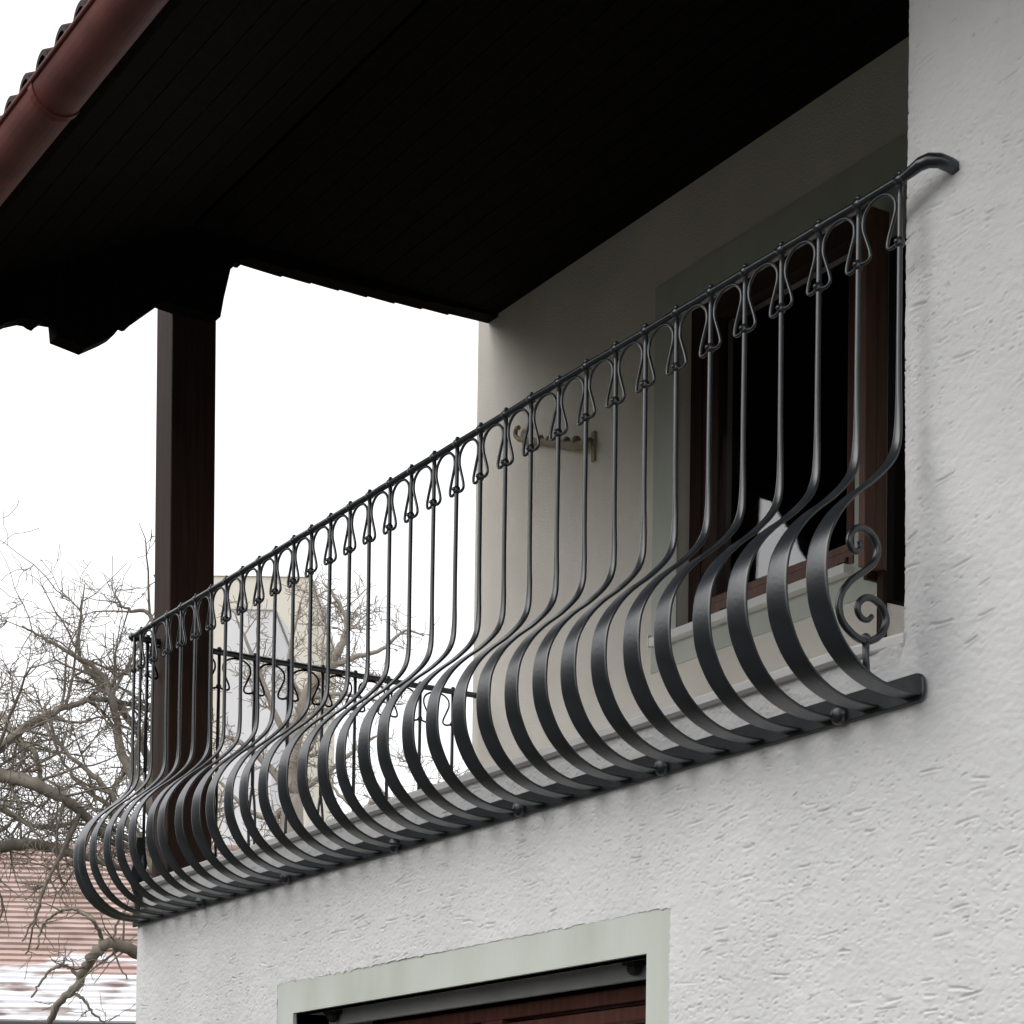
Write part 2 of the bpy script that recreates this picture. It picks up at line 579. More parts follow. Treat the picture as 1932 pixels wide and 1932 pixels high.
boxes('casement_rail', [(2.42, 3.31, 0.158, 0.205, 2.135, 2.176)], FRAME, lw, 0.006)
boxes('pane', [(1.44, 2.30, 0.188, 0.194, 1.2, 2.135)], GLASS, lw)
boxes('pane', [(2.42, 3.31, 0.188, 0.194, 1.2, 2.135)], GLASS, lw)
boxes('blind_rail', [(1.40, 3.37, 0.116, 0.135, 2.237, 2.335)], BOXGREY, house, 0.004)
for bx_ in (1.47, 3.19):
    v, f = join([boxdata([(bx_-.028, bx_+.028, 0.075, 0.115, 2.272, 2.315)]), balldata((bx_, 0.095, 2.266), 0.022, 10, 6, (1, 1, 1.0))])
    mk('blind_bracket', v, f, mat('blind_bracket_black', (0.02, 0.02, 0.02), 0.6), house)


def curtain(name, x0, x1, y, z0, z1, folds, m, parent, top=None):
    n = folds*6
    v, f = [], []
    for i in range(n+1):
        t = i/n
        x = x0+(x1-x0)*t
        yy = y+0.012*math.sin(t*folds*2*math.pi)+0.004*math.sin(t*17)
        zt = z1 if top is None else top(t)
        v += [(x, yy, z0), (x, yy+0.002, zt)]
    for i in range(n):
        f.append((2*i, 2*i+2, 2*i+3, 2*i+1))
    o = mk(name, v, f, m, parent, True)
    md = o.modifiers.new('thickness', 'SOLIDIFY')
    md.thickness = 0.003
    return o


c_ = tag(curtain('curtain', 2.44, 3.30, 0.26, 1.2, 2.125, 9, CLOTH, None), 'pale net curtain inside the lower window', 'curtain')

# --- loggia window on the rear wall
gx0, gx1, gz0, gz1 = 1.305, 2.78, 3.66, 5.128
boxes('window_surround', [(gx0, WX[0], YR-.004, YR+.002, gz0, gz1), (WX[1], gx1, YR-.004, YR+.002, gz0, gz1),
                          (WX[0], WX[1], YR-.004, YR+.002, WZ[1], gz1), (WX[0], WX[1], YR-.004, YR+.002, gz0, WZ[0])], GREEN, house)
uw = boxes('window', [(WX[0]+.001, WX[0]+.07, YR+.05, YR+.11, WZ[0]+.001, WZ[1]-.001), (WX[1]-.07, WX[1]-.001, YR+.05, YR+.11, WZ[0]+.001, WZ[1]-.001),
                      (WX[0]+.07, WX[1]-.07, YR+.05, YR+.11, WZ[1]-.08, WZ[1]-.001)], WOOD, house, 0.004)  # top and sides in the darker wood, their shade put into the colour
boxes('casement_rail', [(WX[0]+.07, WX[1]-.07, YR+.055, YR+.10, WZ[0]+.075, WZ[0]+.105)], LITWOOD, uw, 0.005)
boxes('casement_stile', [(WX[0]+.07, WX[0]+.165, YR+.055, YR+.10, WZ[0]+.105, WZ[1]-.08)], WOOD, uw, 0.005)
boxes('casement_stile', [(WX[1]-.11, WX[1]-.07, YR+.055, YR+.10, WZ[0]+.105, WZ[1]-.08)], FRAME, uw, 0.005)
pw_, ph_ = (WX[1]-WX[0]-.275)/2, (WZ[1]-WZ[0]-.185)/2
pn = boxes('pane', [(-pw_, pw_, -.003, .003, -ph_, ph_)], GLASS, uw)
pn.location = ((WX[0]+WX[1])/2+.0275, YR+.078, WZ[0]+.105+ph_)
pn.rotation_euler = (PANE_TILT, 0, PANE_TURN)                   # pane tilted and turned to steer its reflection of the sky
boxes('bottom_rail', [(WX[0]+.07, WX[1]-.07, YR+.05, YR+.11, WZ[0]+.001, WZ[0]+.075)], LITWOOD, uw, 0.004)
slotm = mat('slot_black', (0.01, 0.008, 0.008), 0.8)
for sx in (1.66, 2.30):
    boxes('drain_slot', [(sx, sx+.055, YR+.046, YR+.056, WZ[0]+.030, WZ[0]+.042), (sx+.043, sx+.055, YR+.046, YR+.056, WZ[0]+.042, WZ[0]+.054)], slotm, uw)
boxes('sill', [(1.345, 2.44, YR-.045, YR+.05, 3.748, 3.780)], WHITE, house, 0.003)
boxes('sill_end', [(1.338, 1.344, YR-.046, YR+.0, 3.744, 3.792)], WHITE, house)
# dark room behind it
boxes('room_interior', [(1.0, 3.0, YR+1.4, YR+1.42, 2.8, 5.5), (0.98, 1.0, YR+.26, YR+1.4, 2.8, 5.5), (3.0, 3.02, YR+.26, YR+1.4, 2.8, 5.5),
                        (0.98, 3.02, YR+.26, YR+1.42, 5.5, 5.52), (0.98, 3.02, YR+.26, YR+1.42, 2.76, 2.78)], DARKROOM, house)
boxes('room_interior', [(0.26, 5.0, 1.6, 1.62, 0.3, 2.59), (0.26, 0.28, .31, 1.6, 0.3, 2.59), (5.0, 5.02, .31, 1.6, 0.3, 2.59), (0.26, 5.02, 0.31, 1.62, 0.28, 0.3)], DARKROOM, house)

# --- shutters on the rear wall
sh = thing('folding_shutter', 'narrow brown folded shutter at the right of the balcony window', 'shutter', (2.585, YR, 3.722))
for k in range(2):
    boxes('panel', [(-0.015, 0.015, -0.098+k*.0515, -0.0485+k*.0505, 0.0, 1.18)], LITWOOD, sh, 0.003)
boxes('hinge_strip', [(-0.03, -0.0155, -0.06, -0.004, -0.03, 0.03)], WOOD, sh)
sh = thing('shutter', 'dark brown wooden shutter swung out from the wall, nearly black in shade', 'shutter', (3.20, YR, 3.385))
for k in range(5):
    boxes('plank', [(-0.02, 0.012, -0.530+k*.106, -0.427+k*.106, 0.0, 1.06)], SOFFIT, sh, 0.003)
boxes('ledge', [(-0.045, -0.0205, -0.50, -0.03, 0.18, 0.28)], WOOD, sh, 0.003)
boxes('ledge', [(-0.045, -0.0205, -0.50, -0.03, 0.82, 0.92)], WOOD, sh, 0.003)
boxes('downpipe_board', [(2.575, 2.603, YR-.02, YR-.001, 2.90, 3.72)], WOOD, house)

# --- wall hook
hk = thing('wall_hook', 'tan painted iron hook bracket on the shaded loggia wall', 'hook', (0.905, YR, 4.65))
boxes('back_plate', [(-0.013, 0.013, -0.010, -0.001, -0.062, 0.058)], BRACKET, hk, 0.003)
arm = [(0.0, -.022, 0.01), (-0.08, -.022, 0.022), (-0.16, -.022, 0.05), (-0.25, -.022, 0.085), (-0.36, -.022, 0.125), (-0.47, -.022, 0.165), (-0.53, -.022, 0.188), (-0.556, -.022, 0.214), (-0.548, -.022, 0.236), (-0.53, -.022, 0.236)]
tube('arm', catmull(arm, 5), [0.021-0.011*min(1, i/30) for i in range(46)], BRACKET, hk, 8)
for q, r_ in (((-0.10, -.022, 0.045), 0.022), ((-0.17, -.022, 0.068), 0.018), ((-0.30, -.022, 0.112), 0.017), ((-0.36, -.022, .14), 0.013)):
    mk('scallop', *balldata(q, r_), BRACKET, hk, True)

# --- post, side beam, carved eave bracket
def lean_post():
    x0, x1, y0, y1 = -0.047, 0.113, 0.05, 0.237
    zb, zt, k = 2.87, 5.42, 0.0
    v = []
    for z in np.linspace(zb, zt, 9):
        s = (z-4.4)*(-0.026)
        v += [(x0+s, y0, z), (x1+s, y0, z), (x1+s, y1, z), (x0+s, y1, z)]
    f = [(0, 3, 2, 1), (32, 33, 34, 35)]
    for i in range(8):
        a = i*4
        for j in range(4):
            f.append((a+j, a+(j+1) % 4, a+4+(j+1) % 4, a+4+j))
    o = mk('post', v, f, WOOD, house)
    md = o.modifiers.new('bevel', 'BEVEL')
    md.width = 0.006
    md.segments = 2
    md.limit_method = 'ANGLE'


lean_post()
outline = [(1.498, 5.432), (1.30, 5.425), (1.297, 5.419), (1.17, 5.417), (1.167, 5.411), (1.04, 5.409), (1.037, 5.403), (0.91, 5.403), (0.907, 5.397),
           (0.78, 5.398), (0.777, 5.392), (0.65, 5.393), (0.647, 5.388), (0.52, 5.389), (0.517, 5.383), (0.40, 5.386), (0.335, 5.388), (0.325, 5.372), (0.312, 5.370), (0.300, 5.376),
           (0.290, 5.352), (0.278, 5.346), (0.268, 5.352), (0.235, 5.20), (0.222, 5.12), (0.05, 5.12), (-0.02, 5.125),
           (-0.122, 5.03), (-0.135, 5.03), (-0.145, 5.004), (-0.155, 5.000), (-0.185, 5.004), (-0.195, 4.975), (-0.215, 4.945), (-0.25, 4.918), (-0.325, 4.868),
           (-0.44, 4.885), (-0.447, 4.945), (-0.485, 4.942), (-0.500, 4.930), (-0.513, 4.915), (-0.53, 4.918), (-0.545, 4.925), (-0.57, 4.923), (-0.62, 4.90), (-0.66, 4.872), (-0.75, 4.80), (-0.85, 4.765), (-1.0, 4.76), (-1.02, 4.80),
           (-1.02, 4.885), (0.10, 5.452), (1.498, 5.60)]
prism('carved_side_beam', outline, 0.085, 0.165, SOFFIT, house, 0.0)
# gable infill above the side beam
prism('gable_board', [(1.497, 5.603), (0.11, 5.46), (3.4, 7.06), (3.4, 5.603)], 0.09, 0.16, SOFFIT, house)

# ceiling boards of the loggia
nb = 14
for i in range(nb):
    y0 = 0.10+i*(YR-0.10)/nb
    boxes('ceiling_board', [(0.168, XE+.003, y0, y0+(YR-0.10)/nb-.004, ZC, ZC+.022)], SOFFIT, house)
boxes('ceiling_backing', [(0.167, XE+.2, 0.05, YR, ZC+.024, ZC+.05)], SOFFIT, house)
# roof: boarding under the eave, rafters, deck, tiles
roof = mk('roof', [], [], SOFFIT, house)
SL = (5.43-4.875)/(0.06+1.03)
def zs(y): return 4.875+(y+1.03)*SL
v, f = [], []
for a, b in ((-1.06, 3.6),):
    v = [(0.06, a, zs(a)+.03), (XR, a, zs(a)+.03), (XR, b, zs(b)+.03), (0.06, b, zs(b)+.03),
         (0.06, a, zs(a)+.10), (XR, a, zs(a)+.10), (XR, b, zs(b)+.10), (0.06, b, zs(b)+.10),
         (0.06, 8.4, zs(b)-.10-1.4), (XR, 8.4, zs(b)-.10-1.4), (0.06, 8.4, zs(b)-1.4), (XR, 8.4, zs(b)-1.4)]
    f = list(CUBEF) + [(3, 2, 9, 8), (7, 10, 11, 6)]
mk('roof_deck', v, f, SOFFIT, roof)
nb = 9
for i in range(nb):
    a = -1.03+i*1.12/nb
    b = a+1.12/nb-.004
    mk('eave_board', [(0.167, a, zs(a)), (XR, a, zs(a)), (XR, b, zs(b)), (0.167, b, zs(b)), (0.167, a, zs(a)+.022), (XR, a, zs(a)+.022), (XR, b, zs(b)+.022), (0.167, b, zs(b)+.022)], CUBEF, SOFFIT, roof)
boxes('fascia', [(0.03, XR, -1.056, -1.032, 4.72, 4.90)], SOFFIT, roof)
# eave tiles: round noses looking over the gutter
seg = 9
tv, tf = [], []
for j, (yy, zz) in enumerate(((0.0, 0.0), (0.34, 0.34*SL))):
    for k in range(seg+1):
        an = math.pi*k/seg
        tv.append((0.048*math.cos(an), yy, zz+0.046*math.sin(an)))
    for k in range(seg+1):
        an = math.pi*(1-k/seg)
        tv.append((0.034*math.cos(an), yy, zz+0.030*math.sin(an)))
n2 = 2*(seg+1)
for k in range(n2):
    tf.append((k, k+n2, (k+1) % n2+n2, (k+1) % n2))
tf.append(tuple(range(n2)))
tf.append(tuple(reversed(range(n2, 2*n2))))
t0 = mk('roof_tile', tv, tf, ROOFTILE, roof, False)
t0.location = (0.03, -1.165, 4.819)
for r in range(2):
    for i in range(1 if r == 0 else 0, 46):
        copy_obj(t0, roof, (0.03+i*0.1435, -1.165+r*0.30+rnd.uniform(-.004, .004), 4.819+r*(0.30*SL+.02)+rnd.uniform(-.003, .003)), 'roof_tile')
# gutter: a half round trough with a rolled front bead
GC = (-1.12, 4.766)
GR = 0.076
n = 14
prof = []
for k in range(n+1):
    an = math.pi + math.pi*k/n
    prof.append((GC[0]+GR*math.cos(an), GC[1]+GR*math.sin(an)))
for k in range(n+1):
    an = 2*math.pi - math.pi*k/n
    prof.append((GC[0]+(GR-.004)*math.cos(an), GC[1]+(GR-.004)*math.sin(an)))
gut = prism('gutter', prof, -0.08, XR, GUTTER, house)
gut.data.polygons.foreach_set('use_smooth', [False]*2+[True]*(len(gut.data.polygons)-2))
tube('gutter_bead', [(-0.08, GC[0]-GR-.002, GC[1]+.000), (XR, GC[0]-GR-.002, GC[1]+.000)], 0.007, GUTTER, gut, 8)
for xj in (2.02, 5.0):
    pj = [(GC[0]+(GR+.004)*math.cos(math.pi+math.pi*k/n), GC[1]+(GR+.004)*math.sin(math.pi+math.pi*k/n)) for k in range(n+1)]
    pj += [(GC[0]+(GR+.0005)*math.cos(2*math.pi-math.pi*k/n), GC[1]+(GR+.0005)*math.sin(2*math.pi-math.pi*k/n)) for k in range(n+1)]
    prism('gutter_joint', pj, xj, xj+.03, GUTTER, gut)

# ------------------------------------------------------------------ front railing
RY, RZ = -0.066, 3.838
rail = thing('balcony_railing', 'black wrought iron balcony railing with bellied flat bars along the house front', 'railing', (0, 0, 0))
XB = [4.359-0.1325*i for i in range(32)]
jit = random.Random(5)
XB = [x+jit.uniform(-.003, .003) for x in XB] + [0.128]


def superring(w_, t_, e, n=14):
    out = []
    for k in range(n):
        a = 2*math.pi*(k+.5)/n
        c, s = math.cos(a), math.sin(a)
        out.append((w_/2*math.copysign(abs(c)**e, c), t_/2*math.copysign(abs(s)**e, s)))
    return out


BELLY = [(-0.066, 3.836), (-0.066, 3.70), (-0.066, 3.58), (-0.066, 3.46), (-0.0655, 3.375), (-0.0655, 3.315), (-0.071, 3.262), (-0.092, 3.219), (-0.143, 3.168), (-0.200, 3.124),
         (-0.245, 3.078), (-0.278, 3.020), (-0.2875, 2.960), (-0.284, 2.906), (-0.271, 2.865), (-0.247, 2.822), (-0.216, 2.788), (-0.179, 2.761), (-0.127, 2.740), (-0.063, 2.731), (-0.010, 2.7305)]
WID = [(3.90, .0125), (3.46, .0125), (3.375, .0150), (3.315, .0200), (3.262, .0270), (3.219, .034), (3.168, .043), (3.124, .050), (3.078, .057), (3.02, .0615), (2.96, .064), (2.86, .064), (2.78, .060), (2.74, .054), (2.70, .05)]


def width_at(z):
    for (a, b), (c, d) in zip(WID, WID[1:]):
        if c <= z <= a:
            return d+(b-d)*(z-c)/(a-c)
    return WID[-1][1]


def baluster_data(scale=1.0):
    P = catmull([(0, RY+(y-RY)*(scale if y < RY else 1), z) for y, z in BELLY], 4)
    v, f = [], []
    n = 14
    for i, p in enumerate(P):
        t = (P[min(i+1, len(P)-1)]-P[max(i-1, 0)]).normalized()
        nrm = Vector((1, 0, 0)).cross(t)
        ww = width_at(p.z)
        k = min(1, max(0, (ww-.0125)/.03))
        th = .0125*(1-k)+.0068*k
        for a, b in superring(ww, th, 1-0.72*k, n):
            v.append(p + Vector((a, 0, 0)) + nrm*b)
    for i in range(len(P)-1):
        for k in range(n):
            f.append((i*n+k, i*n+(k+1) % n, (i+1)*n+(k+1) % n, (i+1)*n+k))
    f.append(tuple(reversed(range(n))))
    f.append(tuple((len(P)-1)*n+k for k in range(n)))
    return v, f


v, f = baluster_data()
bal0 = mk('baluster', v, f, IRON, rail, True)
bm_fix(bal0)
md = bal0.data
# collar with its small boss, and the rivet on top of the rail
v, f = join([tubedata([(0, RY, 3.690), (0, RY, 3.695), (0, RY, 3.707), (0, RY, 3.712)], [.0065, .0105, .0105, .0065], 10), balldata((0, RY-.009, 3.702), 0.0065, 8, 5)])
col0 = mk('collar', v, f, IRON, bal0, True)
v, f = join([tubedata([(-.011, RY, RZ), (-.009, RY, RZ), (.009, RY, RZ), (.011, RY, RZ)], [.0100, .0125, .0125, .0100], 10), balldata((0, RY, RZ+.012), 0.0075, 8, 5)])
riv0 = mk('rivet', v, f, IRON, bal0, True)
bal0.location = (XB[0], 0, 0)
for x in XB[1:]:
    b = copy_obj(bal0, rail, (x, 0, 0), 'baluster')
    b.rotation_euler = (jit.uniform(-.004, .004), 0, jit.uniform(-.03, .03))
    # turning about the railing line, not about the origin
    b.scale = (1+jit.uniform(-.05, .05), 1+jit.uniform(-.018, .018), 1)
    off = Vector((0, RY, 3.8)) - b.rotation_euler.to_matrix() @ Vector((0, RY*b.scale.y, 3.8))
    b.location = Vector((x, 0, 0)) + off
    copy_obj(col0, b, name='collar')
    copy_obj(riv0, b, name='rivet')
v, f = baluster_data(0.97)
cb = mk('corner_baluster', v, f, IRON, rail, True)
bm_fix(cb)
cb.location = (0.062, 0, 0)
copy_obj(col0, cb, name='collar')
v, f = balldata((0.040, RY, RZ-.002), 0.0165, 10, 8)
mk('end_knob', v, f, IRON, rail, True)


def horseshoe(name, half, place, parent, m=IRON):
    s = half/0.06625
    L = [(-.0600, -.139), (-.047, -.1435), (-.034, -.1425), (-.0275, -.134), (-.0310, -.117), (-.0420, -.090), (-.0520, -.062), (-.0485, -.036), (-.028, -.0175), (0, -.0115)]
    L = [(a*s, b) for a, b in L]
    pts2 = L + [(-a, b) for a, b in reversed(L[:-1])]
    P = catmull([(a, 0, b) for a, b in pts2], 4)
    vv, ff = tubedata(P, 0.0043, 7)
    return mk(name, [place(p) for p in vv], ff, m, parent, True)


hs0 = horseshoe('horseshoe_loop', 0.06625, lambda p: p, rail)
allx = XB + [0.062]
for i in range(len(XB)-1):
    o = hs0 if i == 0 else copy_obj(hs0, rail, name='horseshoe_loop')
    o.location = ((XB[i]+XB[i+1])/2, RY, RZ)
    o.scale = (abs(XB[i]-XB[i+1])/0.1325, 1, 1+jit.uniform(-.03, .03))
# handrail: hammered round bar, hooked into the wall at the right
hp = [(0.036, RY, RZ)]
for i in range(1, 60):
    x = 0.036+i*(4.36-0.036)/60
    hp.append((x, RY+jit.uniform(-.0006, .0006), RZ+jit.uniform(-.0008, .0008)))
hp += [(4.372, RY, RZ+.001), (4.395, RY, RZ+.004), (4.42, RY, RZ+.008), (4.44, RY+.006, RZ+.009), (4.455, RY+.022, RZ+.007), (4.461, RY+.045, RZ+.002), (4.461, 0.02, RZ-.004)]
rr = [0.0098]*60+[.0105, .0125, .0145, .0155, .0155, .0155, .0150]
tube('handrail', hp, rr, IRON, rail, 12)
# foot plate, a flat bar on the wall with a rounded right end
pl = [(-0.020, 2.7165), (4.372, 2.7165), (4.382, 2.719), (4.389, 2.726), (4.391, 2.735), (4.391, 2.757), (4.388, 2.767), (4.380, 2.775), (4.368, 2.778), (-0.020, 2.778)]
v = [(x, -0.019, z) for x, z in pl]+[(x, -0.0085, z) for x, z in pl]
n = len(pl)
f = [tuple(range(n)), tuple(reversed(range(n, 2*n)))]+[(i, i+n, (i+1) % n+n, (i+1) % n) for i in range(n)]
o = mk('foot_plate', v, f, IRON, rail)
bm_fix(o)
o.modifiers.new('bevel', 'BEVEL').width = 0.002
o.modifiers['bevel'].limit_method = 'ANGLE'
v, f = balldata((0, 0, 0), 0.024, 12, 8, (1, 0.8, 1))
bo0 = mk('bolt_head', v, f, IRON, rail, True)
for i, x in enumerate((4.128, 3.464, 2.80, 2.09, 1.345, 0.645)):
    o = bo0 if i == 0 else copy_obj(bo0, rail, name='bolt_head')
    o.location = (x, -0.022, 2.735)
# scroll between the last bar and the wall
sc = [(-0.160, 3.043), (-0.156, 3.030), (-0.168, 3.018), (-0.182, 3.024), (-0.187, 3.042), (-0.174, 3.064), (-0.148, 3.071), (-0.122, 3.060), (-0.108, 3.034), (-0.116, 3.006), (-0.142, 2.983), (-0.178, 2.957), (-0.204, 2.928), (-0.214, 2.897), (-0.206, 2.866), (-0.183, 2.846), (-0.155, 2.834),
      (-0.127, 2.835), (-0.098, 2.852), (-0.082, 2.882), (-0.092, 2.910), (-0.116, 2.925), (-0.142, 2.924), (-0.160, 2.909), (-0.162, 2.893), (-0.152, 2.880), (-0.134, 2.878), (-0.122, 2.889)]
P = catmull([(4.345, y, z) for y, z in sc], 4)
scr = tube('scroll', P, [0.0055+0.0025*min(1, min(i, len(P)-1-i)/18) for i in range(len(P))], IRON, rail, 9)
tube('stem', [(4.345, -0.139, 2.838), (4.345, -0.138, 2.80), (4.345, -0.136, 2.745)], [0.0085, 0.0075, 0.0085], IRON, scr, 9)
v, f = balldata((4.345, -0.139, 2.838), 0.0115, 9, 6)
mk('scroll_knot', v, f, IRON, scr, True)

# ------------------------------------------------------------------ side railing (left end of the loggia)
sr = thing('side_railing', 'straight black iron railing closing the far left end of the balcony', 'railing', (0, 0, 0))
SXR = 0.03
YS = [0.0, 0.152, 0.304, 0.459, 0.609, 0.764, 0.915, 1.070, 1.224, 1.383]
hp = [(SXR, RY+.01+i*(YR-RY)/30, RZ+jit.uniform(-.0008, .0008)) for i in range(31)]
tube('handrail', hp, 0.0125, IRON, sr, 10)
for i, y in enumerate(YS):
    parts = [tubedata([(SXR, y, RZ), (SXR, y, 3.32)], 0.0075, 8)]
    if i % 2 == 0:
        parts.append(tubedata([(SXR, y, 3.33), (SXR, y, 3.02)], 0.0065, 8))
        parts.append(tubedata([(SXR, y, 3.05), (SXR, y, 3.0), (SXR, y, 2.96), (SXR, y, 2.925), (SXR, y, 2.885)], [.0065, .011, .018, .011, .026], 8))
    else:
        for s in (-1, 1):
            parts.append(tubedata(catmull([(SXR, y, 3.33), (SXR, y+s*.010, 3.25), (SXR, y+s*.0145, 3.16), (SXR, y+s*.010, 3.07), (SXR, y, 3.0)], 4), 0.0055, 7))
        parts.append(tubedata([(SXR, y, 3.02), (SXR, y, 2.985), (SXR, y, 2.955), (SXR, y, 2.92), (SXR, y, 2.885)], [.0065, .014, .019, .011, .028], 8))
    v, f = join(parts)
    b = mk('baluster', v, f, IRON, sr, True)
    v, f = balldata((SXR, y, RZ+.011), 0.0105, 8, 6)
    mk('rivet', v, f, IRON, b, True)
    v, f = balldata((SXR, y, 3.700), 0.0120, 8, 6)
    mk('collar', v, f, IRON, b, True)
for a, b in zip(YS, YS[1:]):
    ym = (a+b)/2
    horseshoe('horseshoe_loop', (b-a)/2-.0015, lambda p: Vector((SXR, ym+p.x, RZ-.004+p.z)), sr)
# wrought leaf foot at the corner
ft = [(-.030, 3.06), (-.036, 2.99), (-.058, 2.90), (-.034, 2.84), (-.026, 2.775), (-.012, 2.779), (.010, 2.90), (.004, 2.99), (.002, 3.06)]
v = [(0.022, y, z) for y, z in ft]+[(0.040, y, z) for y, z in ft]
n = len(ft)
f = [tuple(range(n)), tuple(reversed(range(n, 2*n)))]+[(i, i+n, (i+1) % n+n, (i+1) % n) for i in range(n)]
o = mk('leaf_foot', v, f, IRON, sr)
bm_fix(o)

# ------------------------------------------------------------------ bare trees


def grow(parts, base, direc, length, rad, level, rng, droop=0.0, wob=0.35, maxlev=3, dens=1.0, minr=0.0022, seglen=0.16):
    n = max(4, int(length/seglen))
    wob = wob*(1+.35*level)
    p = Vector(base)
    d = Vector(direc).normalized()
    pts, rads = [p.copy()], [rad]
    for i in range(n):
        d = (d + Vector((rng.gauss(0, wob), rng.gauss(0, wob), rng.gauss(0, wob)+droop))*0.42).normalized()
        p = p + d*(length/n)
        pts.append(p.copy())
        rads.append(max(minr, rad*(1-0.75*(i+1)/n)))
    parts.append(tubedata(pts, rads, 6 if rad > .03 else (5 if rad > 0.012 else 4), False))
    if level < maxlev:
        spawn(parts, pts, rads, length, level, rng, droop, wob/(1+.35*level), maxlev, dens, minr)


def spawn(parts, pts, rads, length, level, rng, droop, wob, maxlev, dens, minr, start=0.15):
    cnt = max(2, int(length*(7.5 if level < maxlev-1 else 19.0)*dens))
    for _ in range(cnt):
        t = rng.uniform(start, 1.0)
        i = min(len(pts)-2, int(t*(len(pts)-1)))
        ax = (pts[i+1]-pts[i]).normalized()
        side = ax.orthogonal().normalized()
        side.rotate(Matrix.Rotation(rng.uniform(0, 2*math.pi), 3, ax))
        dd = (ax*rng.uniform(0.2, 0.9) + side*rng.uniform(0.6, 1.1) + Vector((0, 0, rng.uniform(-.15, .35)))).normalized()
        ln = length*rng.uniform(0.22, 0.5)*(1.1-0.5*t)
        if level >= maxlev-1:
            ln = rng.uniform(0.05, 0.24)
        ln = max(ln, 0.06)
        grow(parts, pts[i], dd, ln, max(minr, min(rads[i]*0.62, 0.0035+ln*0.012)), level+1, rng, droop, wob, maxlev, dens, minr, 0.045 if level >= 1 else 0.10)


def limb_from_px(parts, pxs, r0, r1, rng, maxlev=3, dens=1.0, droop=0.0, wob=0.35, minr=0.0022, start=0.05):
    P = catmull([at(x, y, dd) for x, y, dd in pxs], 6)
    n = len(P)
    P = [p + Vector((rng.gauss(0, .005), rng.gauss(0, .005), rng.gauss(0, .005))) for p in P]
    R = [r0+(r1-r0)*i/(n-1) for i in range(n)]
    me = tubedata(P, R, 8)
    L = sum((P[i+1]-P[i]).length for i in range(n-1))
    spawn(parts, P, R, L*0.8, 0, rng, droop, wob, maxlev, dens, minr, start)
    return me


def tree(label, base, trunk_px, limbs, seed, m, maxlev=3, dens=1.0, trunk_r=(0.16, 0.09), droop=0.0, wob=0.35, minr=0.0022):
    rng = random.Random(seed)
    t = thing('bare_tree', label, 'tree', base, 'bare trees behind the balcony')
    off = Vector(base)
    P = [Vector(base)] + [at(*q) for q in trunk_px]
    P = catmull(P, 5)
    R = [trunk_r[0]+(trunk_r[1]-trunk_r[0])*i/(len(P)-1) for i in range(len(P))]
    v, f = tubedata(P, R, 10)
    mk('trunk', [p-off for p in v], f, m, t, True)
    tw = []
    for (pxs, r0, r1, kw) in limbs:
        k = dict(maxlev=maxlev, dens=dens, droop=droop, wob=wob, minr=minr)
        k.update(kw)
        v, f = limb_from_px(tw, pxs, r0, r1, rng, **k)
        mk('limb', [p-off for p in v], f, m, t, True)
    v, f = join(tw)
    c = mk('crown', [p-off for p in v], f, m, t, True)
    return t


def ground_below(px, py, dd):
    p = at(px, py, dd)
    return (p.x, p.y, 0.0)


D1 = 13.5
hub = (-170, 1560, D1)
# tree whose trunk stands left of the picture, limbs reaching in
tree('grey bare fruit tree reaching in from the left below the eave', ground_below(-190, 1900, D1), [(-185, 1750, D1), hub], [
    ([hub, (-80, 1440, D1), (0, 1462, D1-.3), (56, 1475, D1-.5), (108, 1500, D1-.5), (150, 1530, D1-.4), (200, 1580, D1-.2), (250, 1600, D1)], 0.055, 0.02, {}),
    ([hub, (-60, 1590, D1), (0, 1597, D1), (60, 1592, D1+.2), (120, 1608, D1+.3), (180, 1622, D1+.3), (240, 1640, D1+.4), (300, 1650, D1+.5)], 0.05, 0.016, {}),
    ([hub, (-60, 1420, D1+.5), (0, 1350, D1+.4), (26, 1393, D1+.2), (65, 1419, D1), (73, 1457, D1), (90, 1500, D1)], 0.03, 0.013, {}),
    ([hub, (-60, 1450, D1-.4), (0, 1410, D1-.4), (43, 1376, D1-.3), (90, 1348, D1-.2), (129, 1333, D1), (185, 1320, D1), (245, 1328, D1+.2), (300, 1345, D1+.3)], 0.034, 0.012, {}),
    ([hub, (-60, 1500, D1+.8), (10, 1530, D1+.8), (70, 1560, D1+.8), (140, 1555, D1+.9), (220, 1560, D1+1)], 0.026, 0.010, {}),
    ([(0, 1597, D1), (-10, 1660, D1-.3), (5, 1700, D1-.3), (-5, 1760, D1-.2)], 0.012, 0.006, dict(dens=.7)),
    ([(150, 1530, D1-.4), (110, 1620, D1-.5), (85, 1670, D1-.5), (65, 1740, D1-.5), (50, 1800, D1-.4)], 0.014, 0.005, dict(dens=.9, droop=-.1)),
    ([(120, 1608, D1+.3), (90, 1660, D1+.2), (70, 1720, D1+.2), (40, 1780, D1+.2)], 0.012, 0.005, dict(dens=.7, droop=-.1)),
], 21, BARK, 3, 1.5, (0.15, 0.085))
hub2 = (345, 1700, D1-.6)
